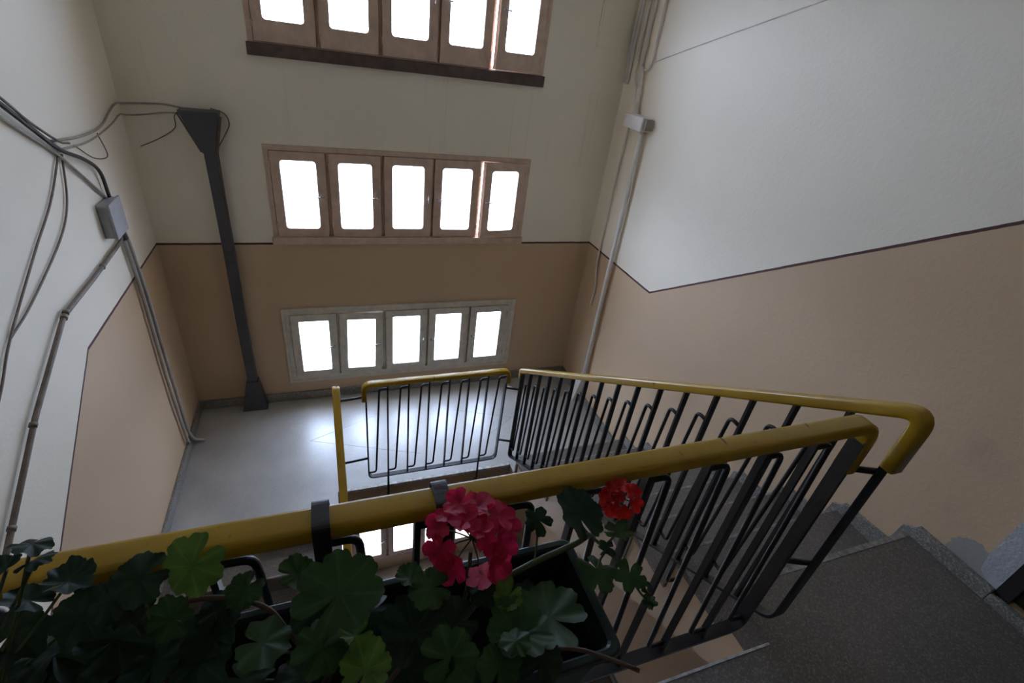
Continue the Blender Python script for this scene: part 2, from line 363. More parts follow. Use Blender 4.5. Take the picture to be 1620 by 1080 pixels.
# ------------------------------------------------------------------ stair flights
RUN, RISE, NR = .28, .18, 8
def flight(ys, zs_, dr, x0, x1, inner, label, group, yend):
    """inner = x side towards the well ('hi' or 'lo')"""
    root = empty('stair_flight', ((x0+x1)/2, ys, zs_), label, 'stairs', group)
    Y = lambda k: ys+dr*RUN*k
    ov = .015
    tx0, tx1 = (x0-ov, x1) if inner == 'lo' else (x0, x1+ov)
    rx0, rx1 = (x0-ov+.004, x1) if inner == 'lo' else (x0, x1+ov-.004)
    sof = lambda y: zs_-.28+dr*(y-ys)*RISE/RUN
    poly = [(ys-dr*.02, zs_-.16)]
    for k in range(NR):
        poly += [(Y(k)+dr*.02, zs_+RISE*k-.035), (Y(k)+dr*.02, zs_+RISE*(k+1)-.035)]
    poly += [(yend, zs_+NR*RISE-.155), (yend, min(sof(yend), zs_+NR*RISE-.17)), (ys-dr*.11, sof(ys-dr*.11)), (ys-dr*.11, zs_-.16)]
    MB().prism(poly, 0, x0, x1).build('stringer', MAT_STRING, root)
    for k in range(NR):
        y = Y(k)
        MB().box(rx0, rx1, *sorted((y, y+dr*.021)), zs_+RISE*k, zs_+RISE*(k+1)-.034).build('riser', MAT_STEP, root)
        if k: 
            t = MB().box(tx0, tx1, *sorted((Y(k-1)-dr*.02, y+dr*.021)), zs_+RISE*k-.035, zs_+RISE*k).build('tread', MAT_STEP, root, bevel=.004)
            yf = Y(k-1)-dr*.021
            MB().box(tx0+.004, tx1-.02, *sorted((yf, yf+dr*.012)), zs_+RISE*k-.014, zs_+RISE*k+.0012).build('nosing', MAT_NOSE, t)
            z = zs_+RISE*k; yf = Y(k-1)
            wx = (x1-.02, x1) if inner == 'lo' else (x0, x0+.02)
            MB().prism([(yf, z), (y, z), (y, z+RISE+.045), (y-dr*.045, z+RISE+.018), (y-dr*.055, z+.08), (yf+dr*.0, z+.062)], 0, *wx).build('skirting', MAT_SKIRT, root)
    yt = Y(NR-1)-dr*.021
    MB().box(tx0+.004, tx1-.02, *sorted((yt, yt+dr*.022)), zs_+NR*RISE-.034, zs_+NR*RISE+.0015).build('nosing', MAT_NOSE, root)
    return root
flight(-1.31, 0, -1, XR, WID-.003, 'lo', 'terrazzo steps climbing from the half landing to the top floor', None, YF)
flight(-3.345, -1.44, 1, .003, XL, 'hi', 'terrazzo steps going down from the half landing along the cable wall', None, -1.2)
flight(-1.31, -2.88, -1, XR, WID-.003, 'lo', 'steps of the storey below, under the climbing flight', None, YF)
flight(-3.345, -4.32, 1, .003, XL, 'hi', 'lowest steps at the bottom of the well', None, -1.2)

# ------------------------------------------------------------------ windows
PX = [(.870, 1.110), (1.263, 1.505), (1.656, 1.902), (2.047, 2.292), (2.446, 2.685)]
def rrect(x0, x1, z0, z1, r, n=5):
    out = []
    for cx, cz, a0 in ((x1-r, z1-r, 0), (x0+r, z1-r, 90), (x0+r, z0+r, 180), (x1-r, z0+r, 270)):
        for k in range(n+1):
            a = math.radians(a0+90*k/n); out.append((cx+r*math.cos(a), cz+r*math.sin(a)))
    return out
def ring(mb, outer, inner, y0, y1):
    """outer rectangle (x0,x1,z0,z1), inner rounded loop; both swept from y0 to y1"""
    x0, x1, z0, z1 = outer; n = len(inner); q = n//4
    cor = [(x1, z1), (x0, z1), (x0, z0), (x1, z0)]
    o = []
    for c in range(4):
        ix = [inner[c*q+k] for k in range(q)]
        for k, p in enumerate(ix):
            cx, cz = cor[c]
            if k < q/2: o.append((cx, p[1]) if c in (0, 2) else (p[0], cz))
            else: o.append((p[0], cz) if c in (0, 2) else (cx, p[1]))
        o[c*q+q//2] = cor[c]
    v = [(p[0], y0, p[1]) for p in o]+[(p[0], y0, p[1]) for p in inner]+[(p[0], y1, p[1]) for p in o]+[(p[0], y1, p[1]) for p in inner]
    f = []
    for i in range(n):
        j = (i+1) % n
        f += [(i, j, n+j, n+i), (2*n+i, 3*n+i, 3*n+j, 2*n+j), (n+i, n+j, 3*n+j, 3*n+i), (i, 2*n+i, 2*n+j, j)]
    return mb.add(v, f)
def window(name, z0, z1, s0, s1, p0, p1, m, label, corner, open5=0, tilt2=False, sill=None, casing=False, handles=(1, 1, 1, 0, 0)):
    fr = MB()
    fr.box(WIN_X0, WIN_X1, -.010, .06, z0, s0-.003).box(WIN_X0, WIN_X1, -.010, .06, s1+.003, z1)
    fr.box(WIN_X0, PX[0][0]-.065, -.010, .06, s0-.003, s1+.003).box(PX[4][1]+.065, WIN_X1, -.010, .06, s0-.003, s1+.003)
    # rebates behind the sashes
    fr.box(WIN_X0, WIN_X1, .036, .06, z0, s0+.018).box(WIN_X0, WIN_X1, .036, .06, s1-(.002 if tilt2 else .018), z1)
    fr.box(WIN_X0, PX[0][0]-.045, .036, .06, s0, s1).box(PX[4][1]+.045, WIN_X1, .036, .06, s0, s1)
    root = structure(fr.build(name, m, bevel=.002), label, 'window')
    for k in range(4):
        a, b_ = PX[k][1]+.065, PX[k+1][0]-.065
        mu = MB().box(a+.003, b_-.003, .010, .06, s0-.003, s1+.003).box(a-.018, b_+(.018 if not (open5 and k == 3) else 0), .036, .06, s0, s1)
        mu.build('mullion', m, root, bevel=.002)
    for k, (a, b_) in enumerate(PX):
        R = Matrix.Identity(4)
        if k == 4 and open5:
            piv = Vector((b_+.062, -.018, 0)); R = Matrix.Translation(piv) @ Matrix.Rotation(math.radians(open5), 4, 'Z') @ Matrix.Translation(-piv)
        if k == 1 and tilt2:
            piv = Vector((a-.06, 0, s1)); R = Matrix.Translation(Vector((.003, 0, -.001))) @ Matrix.Translation(piv) @ Matrix.Rotation(math.radians(1.5), 4, 'Y') @ Matrix.Translation(-piv)
        jz = random.uniform(-.003, .003)
        sash = ring(MB(), (a-.062, b_+.062, s0, s1), rrect(a, b_, p0+jz, p1+jz, corner), -.018, .034).build('sash', m, root, mw=R)
        MB().box(a-.012, b_+.012, .010, .014, p0-.012, p1+.012).build('pane', MAT_GLASS, sash, mw=R)
        hx = b_+.036 if handles[k] else a-.036; hz = (p0+p1)/2+.0; s_ = -1 if handles[k] else 1
        h = MB().tube([(hx, -.018, hz), (hx, -.045, hz)], .006, 8)
        if k == 2: h.tube([(hx, -.044, hz-.03), (hx, -.044, hz+.03)], .0055, 8)
        else: h.tube([(hx-s_*.012, -.044, hz), (hx+s_*.045, -.046, hz-.004)], .0055, 8)
        h.build('latch', MAT_METAL, sash, mw=R)
        hg = MB()
        hxx = a-.062 if handles[k] else b_+.062
        for zz in (s0+.09, s1-.09): hg.tube([(hxx, -.02, zz-.022), (hxx, -.02, zz+.022)], .006, 6)
        hg.build('hinge', m, sash, mw=R)
    if sill:
        MB().box(WIN_X0-.01, WIN_X1+.01, -.030, .0, sill[0], sill[1]).build('sill', sill[2], root, bevel=.004)
    if casing:
        c = MB(); o = .026
        c.box(WIN_X0-o, WIN_X0, -.014, 0, z0-o, z1+o).box(WIN_X1, WIN_X1+o*1.6, -.014, 0, z0-o, z1+o).box(WIN_X0, WIN_X1, -.014, 0, z0-o, z0).box(WIN_X0, WIN_X1, -.014, 0, z1, z1+o)
        c.build('casing', m, root, bevel=.003)
    return root
window('window_1', 2.86, 3.60, 2.870, 3.555, 2.99, 3.49, MAT_WOOD, 'topmost row of five brown sashes with a dark dirty sill', .022, open5=7, sill=(2.787, 2.861, MAT_WOOD_D))
window('window_2', 1.52, 2.25, 1.585, 2.21, 1.65, 2.15, MAT_WOOD, 'row of five brown sashes standing on the dado line', .024, open5=7, sill=(1.522, 1.578, MAT_WOOD))
window('window_3', .22, .925, .258, .888, .316, .828, MAT_CREAM, 'row of five cream sashes just above the half landing', .008, tilt2=True, casing=True)
window('window_4', -2.66, -1.955, -2.622, -1.992, -2.564, -2.052, MAT_WOOD, 'row of brown sashes deep down the well', .008, casing=True)

# ------------------------------------------------------------------ railings
def rrprof(hw, hh, r, n=3): return [(a, b_) for a, b_ in rrect(-hw, hw, -hh, hh, r, n)]
HPROF = rrprof(.0235, .0165, .008)
def railing(label, P0, dvec, S_, cells, top0, tslope, bot0, bslope, flip, drops, anchors, group, hw=.017, bw=.0115):
    P0 = Vector((P0[0], P0[1], 0)); D = Vector((dvec[0], dvec[1], 0)); side = Vector((D.y, -D.x, 0))
    A = lambda s_, z_: P0+D*s_+Vector((0, 0, z_))
    top = lambda s_: top0+tslope*s_
    bot = lambda s_: bot0+bslope*s_
    root = empty('stair_railing', A(0, bot(0)), label, 'railing', group)
    flat = [(-hw, -.005), (hw, -.005), (hw, .005), (-hw, .005)]
    thin = [(-bw, -.005), (bw, -.005), (bw, .005), (-bw, .005)]
    MB().sweep(fillet([A(0, top(0)-.02), A(0, bot(0)), A(S_, bot(S_)), A(S_, top(S_)-.02)], .045, 5), side, flat, False).build('frame', MAT_BLACK, root)
    MB().sweep([A(0, top(0)-.012), A(S_, top(S_)-.012)], side, thin, False).build('top_bar', MAT_BLACK, root)
    e = .012
    MB().sweep(fillet([A(-e, top(0)-drops[0]), A(-e, top(-e)), A(S_+e, top(S_+e)), A(S_+e, top(S_)-drops[1])], .06, 7), side, HPROF).build('handrail', MAT_YEL, root)
    p = S_/cells
    for i in range(1, cells):
        s_ = i*p
        MB().sweep([A(s_, bot(s_)+.0), A(s_, top(s_)-.012)], side, thin, False).build('baluster', MAT_BLACK, root)
    for i in range(cells if tslope <= 0 else cells-1):
        a, b_ = i*p, (i+1)*p
        if flip: a, b_ = b_, a
        q = (b_-a); lo = i*p if tslope >= 0 else (i+1)*p
        zt = top(lo)-.050; zb = bot(lo)+.045+max(0, bslope)*p*.6
        MB().tube(fillet([A(b_, zt), A(b_-.38*q, zt), A(a+.38*q, zb), A(a, zb)], .022, 4), .0072, 8).build('rod', MAT_BLACK, root)
    for i, vec, drop in anchors:
        s_ = i*p; v = Vector(vec)
        MB().tube(fillet([A(s_, bot(s_)+.03), A(s_, bot(s_)-drop), A(s_, bot(s_)-drop)+v], .03, 5), .008, 8).build('anchor', MAT_BLACK, root)
    return root
def connector(root, a, b_): MB().tube([a, b_], .0088, 8).build('connector', MAT_BLACK, root)
near = railing('black railing with long yellow handrail that carries the flower troughs', (.035, -3.415), (1, 0), 2.295, 15, 2.412, 0, 1.54, 0, True, (.10, .15), [(2, (0, -.05, 0), .12), (8, (0, -.05, 0), .12)], None, .019, .0088)
clim = railing('black railing with yellow handrail sloping up beside the climbing steps', (2.42, -1.29), (0, -1), 2.167, 16, 1.05, .653, .20, .645, False, (.07, .17), [(3, (.07, 0, 0), .16), (8, (.07, 0, 0), .16), (13, (.07, 0, 0), .16)], None)
land = railing('short black railing with yellow handrail on the edge of the half landing', (1.318, -1.25), (1, 0), .995, 7, 1.032, 0, .165, 0, False, (.13, .10), [(1, (0, .06, 0), .26), (6, (0, .06, 0), .26)], None)
down = railing('black railing with yellow handrail descending from the half landing', (1.133, -1.265), (0, -1), 2.1, 15, 1.045, -.643, .20, -.643, True, (.12, .12), [(3, (-.06, 0, 0), .16), (11, (-.06, 0, 0), .16)], None)
for z in (1.885, 2.265): connector(near, (2.33, -3.415, z), (2.42, -3.45, z))
for z in (.93, .36): connector(land, (1.318, -1.25, z), (1.133, -1.268, z))
for z in (.88, .36): connector(land, (2.313, -1.25, z), (2.42, -1.295, z))

# ------------------------------------------------------------------ duct, pipes, boxes
du = empty('cable_duct', (.45, -.03, 0), 'dark grey sheet cable duct with flared top and foot, left of the windows', 'duct')
MB().sweep([(.455, -.035, .29), (.452, -.035, .82), (.458, -.035, 1.45), (.458, -.035, 1.82), (.456, -.035, 2.20)], (0, 1, 0), rrprof(.034, .037, .006, 2), False).build('shaft', MAT_DUCT, du)
def frustum(mb, lo, hi):
    (x0, x1, y0, y1, z0), (a0, a1, b0, b1, z1) = lo, hi
    return mb.add([(x0, y0, z0), (x1, y0, z0), (x1, y1, z0), (x0, y1, z0), (a0, b0, z1), (a1, b0, z1), (a1, b1, z1), (a0, b1, z1)], [(3, 2, 1, 0), (0, 1, 5, 4), (1, 2, 6, 5), (2, 3, 7, 6), (3, 0, 4, 7), (4, 5, 6, 7)])
frustum(MB(), (.416, .496, -.075, -.001, 2.18), (.325, .552, -.115, -.001, 2.445)).build('funnel', MAT_DUCT, du, bevel=.004)
frustum(MB(), (.345, .545, -.115, -.001, 0), (.408, .50, -.082, -.001, .29)).build('foot', MAT_DUCT, du, bevel=.004)
MB().tube([(.500, -.07, 2.18), (.560, -.11, 2.42)], .009, 6).build('edge_strip', MAT_DUCTWOOD, du)
MB().tube([(.410, -.07, 2.19), (.322, -.11, 2.43)], .006, 6).build('edge_strip', MAT_DUCTWOOD, du)
MB().tube([(.505, -.07, 2.18), (.498, -.07, 1.75)], .005, 6).build('edge_strip', MAT_DUCTWOOD, du)

jb = empty('junction_box', (0, -.7, 1.9), 'grey plastic junction box where the loose wall cables meet', 'junction box')
MB().box(.0, .05, -.80, -.62, 1.865, 2.05).build('back_box', MAT_BOXG, jb, bevel=.006)
MB().box(.05, .064, -.806, -.614, 1.86, 2.056).build('cover', MAT_BOXG, jb, bevel=.004)
MB().tube([(.03, -.65, 1.87), (.03, -.62, 1.80)], .02, 8).build('cable_gland', MAT_CABLE_K, jb)
wb = empty('conduit_box', (3.5, -.4, 2.6), 'white plastic box at the head of the white wall pipe', 'junction box')
MB().box(3.41, WID, -.53, -.27, 2.60, 2.70).build('cover', MAT_BOXW, wb, bevel=.005)
MB().box(3.43, WID, -.56, -.53, 2.615, 2.69).build('end_cap', MAT_CABLE_L, wb, bevel=.004)

def run(name, pts, r, m, label, cat, sm=True, group=None, n=7):
    pts = [Vector(p) for p in pts]
    o = MB().tube(smooth_path(pts) if sm else fillet(pts, .05), r, n).build(name, m)
    return tag(o, label, cat, group)
Lw = lambda x, pts: [(x, a, b_) for a, b_ in pts]
Bw = lambda y, pts: [(a, y, b_) for a, b_ in pts]
run('wall_cable', Lw(.022, [(-1.85, 2.95), (-1.385, 2.628), (-1.234, 2.523), (-1.033, 2.389), (-.80, 2.29), (-.66, 2.19), (-.635, 2.05)]), .0095, MAT_CABLE_K, 'thick dark cable bundle sagging into the top of the grey junction box', 'cable')
run('wall_cable', Lw(.034, [(-1.85, 2.97), (-1.40, 2.655), (-1.25, 2.545), (-1.05, 2.43), (-.95, 2.40)]), .0055, MAT_CABLE_D, 'brown cable lying on top of the dark bundle, ending loose', 'cable')
run('wall_cable', Lw(.012, [(-1.85, 2.87), (-1.40, 2.585), (-1.223, 2.476), (-1.029, 2.355), (-.655, 2.052)]), .0075, MAT_CABLE_L, 'straight pale cable running just below the dark bundle', 'cable')
run('wall_cable', Lw(.012, [(-1.06, 2.43), (-.725, 2.388), (-.439, 2.383), (-.27, 2.422), (-.116, 2.452)])+Bw(-.014, [(.03, 2.445), (.144, 2.453), (.252, 2.455), (.345, 2.44)]), .0062, MAT_CABLE_L, 'upper cable crossing the corner to the flared duct top', 'cable')
run('wall_cable', Lw(.014, [(-1.03, 2.385), (-.664, 2.350), (-.291, 2.364), (-.09, 2.39)])+Bw(-.014, [(.025, 2.378), (.113, 2.386), (.242, 2.408), (.335, 2.407)]), .005, MAT_CABLE_L, 'lower cable crossing the corner to the flared duct top', 'cable')
run('wall_cable', Lw(.01, [(-1.034, 2.365), (-1.256, 2.212), (-1.527, 2.085), (-1.91, 1.892), (-2.083, 1.773), (-2.4, 1.60), (-2.9, 1.3)]), .0048, MAT_CABLE_D, 'thin brown cable hanging tight from the bundle down the white wall', 'cable')
run('wall_cable', Lw(.01, [(-1.00, 2.36), (-1.109, 2.166), (-1.295, 2.05), (-1.688, 1.934), (-1.90, 1.897)]), .0048, MAT_CABLE_D, 'thin brown cable hanging in a loose bow on the white wall', 'cable')
run('wall_cable', Lw(.008, [(-.502, 2.36), (-.445, 2.229), (-.638, 2.26), (-.833, 2.365)]), .003, MAT_CABLE_D, 'hair-thin wire looping under the corner cables', 'cable')
run('wall_cable', Bw(-.008, [(.33, 2.435), (.285, 2.39), (.272, 2.316), (.166, 2.243), (.058, 2.19)]), .003, MAT_CABLE_D, 'hair-thin wire dangling left of the duct funnel', 'cable')
run('wall_cable', Bw(-.03, [(.50, 2.455), (.575, 2.43), (.595, 2.368), (.56, 2.299), (.50, 2.202)]), .004, MAT_CABLE_D, 'stiff thin wire bowing out right of the duct funnel', 'cable')
tb = empty('cable_bundle', (0, -1.5, 1.7), 'brown strapped cable trunk stepping down the white wall from the grey box', 'cable')
MB().tube(fillet(Lw(.022, [(-.62, 1.86), (-.66, 1.80), (-1.114, 1.786), (-1.527, 1.785), (-1.989, 1.588), (-2.423, 1.35), (-3.2, .90)]), .04), .011, 8).build('trunk', MAT_CABLE_D, tb)
for q in ((-1.50, 1.79), (-1.53, 1.78), (-2.02, 1.575), (-2.36, 1.385), (-1.0, 1.79)):
    MB().tube([(.022, q[0]+.008, q[1]+.002), (.022, q[0]-.008, q[1]-.004)], .0145, 8).build('strap', MAT_CABLE_D, tb)
for k, (pts, lab) in enumerate(((Lw(.03, [(-.60, 1.86), (-.565, 1.70), (-.535, 1.362), (-.53, .7), (-.49, .14)])+[(.09, -.42, .0)], 'pale grey conduit running from the box to the skirting, bent out at its foot'),
                                (Lw(.022, [(-.63, 1.86), (-.60, 1.70), (-.583, 1.393), (-.595, .765), (-.56, .201), (-.53, .09)]), 'pale grey conduit ending straight on the skirting'))):
    run('wall_conduit', pts, .0115, MAT_COND, lab, 'conduit', n=8)
wp = empty('wall_pipe', (3.46, -.48, 0), 'white pipe dropping from the white box to a flared floor cover', 'pipe')
MB().tube([(3.465, -.48, 2.61), (3.465, -.49, 1.4), (3.465, -.50, .33)], .020, 10).build('pipe', MAT_PIPE, wp)
frustum(MB(), (3.40, 3.478, -.50, -.36, .0), (3.44, 3.49, -.525, -.475, .34)).build('floor_cover', MAT_PIPE, wp, bevel=.004)
run('wall_conduit', Lw(3.483, [(-.29, 2.61), (-.245, 2.50), (-.235, 1.50), (-.30, 1.22), (-.30, 1.0)]), .008, MAT_PIPE, 'thin cable dropping beside the white pipe to the tan dado', 'conduit')
for k, (ya, za, yb, zb, r, lab) in enumerate(((-.030, 4.2, -.035, 2.89, .013, 'pale vertical conduit tucked into the corner right of the top windows'), (-.072, 4.2, -.075, 2.885, .013, 'second pale vertical conduit out from the corner'),
        (-.150, 4.2, -.16, 3.04, .012, 'third vertical conduit out from the corner, ending at the brass joint'), (-.232, 4.2, -.24, 3.0, .012, 'fourth vertical conduit out from the corner'))):
    run('wall_conduit', [(3.482, ya, za), (3.482, yb, zb)], r, MAT_PIPE, lab, 'conduit', sm=False)
run('wall_conduit', Lw(3.484, [(-.355, 4.2), (-.362, 3.049), (-.33, 3.0), (-.25, 3.0)]), .009, MAT_PIPE, 'outermost vertical conduit, bending back at its foot', 'conduit', sm=False)
run('wall_conduit', Lw(3.47, [(-.27, 3.02), (-.30, 2.85), (-.33, 2.69)]), .017, MAT_PIPE, 'short stout pipe entering the white box from above', 'conduit')
run('wall_conduit', Lw(3.48, [(-.165, 3.05), (-.17, 2.95), (-.25, 2.85), (-.285, 2.69)]), .010, MAT_PIPE, 'short wavy pipe entering the white box beside the stout one', 'conduit')
run('wall_cable', Lw(3.495, [(-.362, 3.057), (-.818, 3.185), (-1.693, 3.42), (-2.9, 3.74)]), .0038, MAT_PIPE, 'fine cable rising along the white wall from the conduits', 'cable')
hp = empty('access_panel', (3.3, -.01, 3.09), 'off-white access panel beside the corner conduits', 'panel')
MB().box(3.185, 3.455, -.012, 0, 3.095, 3.75).build('panel_frame', MAT_BACK, hp, bevel=.003)
MB().box(3.20, 3.44, -.016, -.011, 3.11, 3.735).build('panel_door', MAT_BACK, hp, bevel=.002)

# ------------------------------------------------------------------ flower troughs
def loop(mb_loops):
    n = len(mb_loops[0]); v = [p for l in mb_loops for p in l]; f = []
    for i in range(len(mb_loops)-1):
        for j in range(n): f.append((i*n+j, i*n+(j+1) % n, (i+1)*n+(j+1) % n, (i+1)*n+j))
    f.append(tuple(range(n))[::-1]); f.append(tuple((len(mb_loops)-1)*n+j for j in range(n)))
    return MB().add(v, f)
def trough(x0, x1, y0, y1, zr, h, label, hooks):
    root = empty('flower_trough', ((x0+x1)/2, (y0+y1)/2, zr-h), label, 'planter')
    R = lambda d, z, r=.02: [(a, b_, z) for a, b_ in rrect(x0+d, x1-d, y0+d, y1-d, max(.006, r-d*.3), 4)]
    loop([R(.034, zr-h), R(.012, zr-.018), R(.002, zr-.018), R(0, zr-.014), R(0, zr-.002), R(.003, zr), R(.012, zr), R(.016, zr-.004), R(.036, zr-h+.004)]).build('body', MAT_TROUGH, root)
    g = 14; v = []; f = []
    for i in range(g*3+1):
        for j in range(g+1):
            xx = x0+.024+(x1-x0-.048)*i/(g*3); yy = y0+.024+(y1-y0-.048)*j/g
            v.append((xx, yy, zr-.075+random.uniform(-.006, .006)))
    for i in range(g*3):
        for j in range(g): f.append((i*(g+1)+j, i*(g+1)+j+1, (i+1)*(g+1)+j+1, (i+1)*(g+1)+j))
    MB().add(v, f, True).build('soil', MAT_SOIL, root)
    for hx in hooks:
        path = fillet([(hx, -3.380, 2.385), (hx, -3.386, 2.434), (hx, -3.4435, 2.434), (hx, -3.446, zr-.03), (hx, -3.452, zr-.10)], .012, 4)
        MB().sweep(path, (1, 0, 0), [(-.013, -.0018), (.013, -.0018), (.013, .0018), (-.013, .0018)], False).build('hanger', MAT_STRAP, root)
    return root
trough(.735, 1.545, -3.665, -3.449, 2.285, .175, 'dark green trough hung by two black straps on the yellow handrail', (1.111, 1.297))
trough(.06, .715, -3.665, -3.449, 2.280, .175, 'dark green trough hung beside the cable wall', (.25, .55))

# ------------------------------------------------------------------ geraniums
def leaf_mesh(name, seed, m, lobes=7, lobe_amp=.075, scal=.06, cup=.22, ruffle=.10, rings=5, na=84):
    rnd = random.Random(seed); ph = [rnd.uniform(0, 6.28) for _ in range(4)]; v = [(0, 0, 0)]; f = []
    for i in range(1, rings+1):
        q = i/rings
        for j in range(na):
            t = 2*math.pi*j/na           # notch at t = pi
            R = 1-lobe_amp*2*(1-abs(math.cos(lobes*t/2+(0 if lobes % 2 else 1.57))))**1.5-scal*(1-abs(math.cos(lobes*1.5*t+ph[3])))*q+.05*math.sin(2*t+ph[0])
            notch = math.exp(-((abs(t-math.pi))/.15)**2); R *= 1-.8*notch
            rr = R*q
            z = cup*rr*rr+ruffle*rr*rr*math.sin(lobes*t+ph[1])*.6+ruffle*rr*math.sin(2*t+ph[2])*.9
            v.append((rr*math.cos(t), rr*math.sin(t), z))
    for j in range(na): f.append((0, 1+j, 1+(j+1) % na))
    for i in range(rings-1):
        for j in range(na):
            a = 1+i*na+j; b_ = 1+i*na+(j+1) % na; f.append((a, a+na, b_+na, b_))
    return mesh_of(name, v, f, m, True)
LEAFM = {(t, k): leaf_mesh('leaf', 10*t+k, MAT_LEAF[t], cup=(-.10, .18, .30, -.25)[k], ruffle=(.14, .10, .18, .12)[k]) for t in range(3) for k in range(4)}
IVYM = {(t, k): leaf_mesh('leaf', 100+10*t+k, MAT_LEAF[t], 5, .20, .09, (.1, -.2)[k], .16) for t in range(3) for k in range(2)}
LEAVES=[
('A',0.821,-3.479,2.545,0.0191,0),
('A',0.817,-3.480,2.520,0.0170,0),
('A',0.790,-3.482,2.515,0.0175,0),
('A',0.833,-3.479,2.470,0.0248,0),
('A',0.791,-3.482,2.455,0.0222,0),
('A',0.829,-3.481,2.405,0.0316,0),
('A',0.757,-3.479,2.395,0.0346,0),
('A',0.787,-3.487,2.350,0.0402,0),
('A',0.858,-3.495,2.360,0.0409,0),
('A',0.825,-3.512,2.330,0.0363,0),
('A',0.758,-3.503,2.330,0.0355,0),
('B',0.899,-3.479,2.450,0.0325,0),
('B',0.860,-3.478,2.420,0.0279,0),
('B',0.956,-3.479,2.455,0.0358,2),
('B',0.878,-3.481,2.400,0.0285,0),
('B',0.922,-3.497,2.380,0.0258,1),
('B',0.902,-3.529,2.340,0.0388,0),
('B',0.951,-3.534,2.330,0.0399,0),
('B',0.972,-3.487,2.360,0.0263,0),
('B',1.008,-3.481,2.385,0.0229,1),
('B',0.964,-3.509,2.340,0.0346,0),
('C',1.080,-3.499,2.420,0.0244,1),
('C',1.132,-3.547,2.430,0.0512,1),
('C',1.099,-3.527,2.370,0.0354,0),
('C',1.038,-3.571,2.400,0.0334,1),
('C',1.107,-3.596,2.400,0.0312,1),
('C',1.148,-3.593,2.400,0.0205,2),
('C',1.158,-3.636,2.400,0.0320,2),
('C',1.077,-3.594,2.340,0.0331,0),
('C',1.009,-3.579,2.340,0.0325,0),
('C',1.175,-3.535,2.350,0.0323,0),
('D',1.250,-3.564,2.420,0.0264,1),
('D',1.226,-3.537,2.410,0.0203,1),
('D',1.226,-3.582,2.350,0.0449,0),
('D',1.263,-3.642,2.380,0.0350,1),
('D',1.207,-3.627,2.340,0.0383,0),
('D',1.288,-3.579,2.340,0.0327,0),
('D',1.346,-3.546,2.360,0.0294,0),
('E',1.352,-3.604,2.420,0.0203,2),
('E',1.355,-3.649,2.410,0.0406,1),
('E',1.409,-3.631,2.390,0.0505,1),
('E',1.337,-3.672,2.440,0.0191,1),
('E',1.316,-3.682,2.410,0.0263,1),
('E',1.385,-3.672,2.370,0.0345,0),
('E',1.377,-3.591,2.370,0.0329,0),
('E',1.284,-3.660,2.360,0.0293,0),
('F',1.508,-3.503,2.430,0.0418,0),
('F',1.451,-3.479,2.400,0.0245,0),
('F',1.588,-3.521,2.380,0.0252,1),
('F',1.528,-3.567,2.360,0.0352,1),
('F',1.570,-3.594,2.370,0.0235,1),
('F',1.592,-3.606,2.360,0.0133,1),
('F',1.597,-3.628,2.340,0.0122,1),
('F',1.555,-3.544,2.380,0.0159,0)
]

PL = {'A': ((.675, -3.55), 'dark leafy geranium with drooping leaves at the end of the handrail, no flowers'),
      'B': ((.90, -3.545), 'geranium with one bright yellow-green leaf lit through, no flowers'),
      'C': ((1.09, -3.56), 'geranium with one very broad scalloped leaf under the handrail strap'),
      'D': ((1.27, -3.56), 'geranium with a big pink-red flower head'),
      'E': ((1.37, -3.60), 'geranium with large overlapping leaves at the open end of the trough'),
      'F': ((1.30, -3.56), 'trailing geranium with small red flower head and ivy-shaped leaves reaching past the trough')}
roots = {k: empty('geranium', (x, y, 2.21), lab, 'plant', 'geraniums in the flower troughs') for k, ((x, y), lab) in PL.items()}
def stem(root, pts, r, m=None, name='stem'): MB().tube(smooth_path(pts, 5), r, 6).build(name, m or MAT_STEM, root)
rnd = random.Random(3)
hub = {}
for k, ((x, y), lab) in PL.items():
    if k == 'F': continue
    hub[k] = [(x, y, 2.205), (x+.02, y+.01, 2.25), (x+rnd.uniform(-.03, .03), y+.02, 2.30)]
    stem(roots[k], hub[k], .006, MAT_TWIG)
trail = [(1.30, -3.56, 2.20), (1.32, -3.54, 2.29), (1.344, -3.537, 2.33), (1.426, -3.534, 2.37), (1.492, -3.532, 2.39), (1.529, -3.52, 2.39)]
stem(roots['F'], trail, .0050)
stem(roots['F'], [(1.529, -3.52, 2.39), (1.556, -3.543, 2.37), (1.575, -3.585, 2.362), (1.60, -3.62, 2.345)], .0028)
for i, (pl, x, y, z, r, t) in enumerate(LEAVES):
    root = roots[pl]
    ivy = pl == 'F' and r < .04
    me = IVYM[(t, i % 2)] if ivy else LEAFM[(t, (i*7+i//3) % 4)]
    nrm = Vector((rnd.uniform(-.38, .38), rnd.uniform(-.55, .30), 1)).normalized()
    if t == 2 and pl == 'B': nrm = Vector((-.1, -.75, .75)).normalized()
    if (i in (0, 1)): nrm = Vector((rnd.uniform(-.3, .3), .45, .9)).normalized()
    q = nrm.to_track_quat('Z', 'Y'); spin = Matrix.Rotation(rnd.uniform(0, 6.28), 4, 'Z')
    sc = r*1.12
    mw = Matrix.Translation((x, y, z)) @ q.to_matrix().to_4x4() @ spin @ Matrix.Diagonal((sc, sc*rnd.uniform(.9, 1.05), sc, 1))
    place(bpy.data.objects.new('leaf', me), root, mw)
    if pl == 'F':
        best = min(trail[2:]+[(1.556, -3.543, 2.37), (1.575, -3.585, 2.362)], key=lambda p_: (Vector(p_)-Vector((x, y, z))).length)
    else:
        best = hub[pl][2] if rnd.random() < .6 else hub[pl][1]
    b0 = Vector(best); e = Vector((x, y, z)); midp = (b0+e)/2+Vector((rnd.uniform(-.01, .01), rnd.uniform(-.01, .01), -.012))
    stem(root, [b0, midp, e-nrm*.002], .0019, name='petiole')
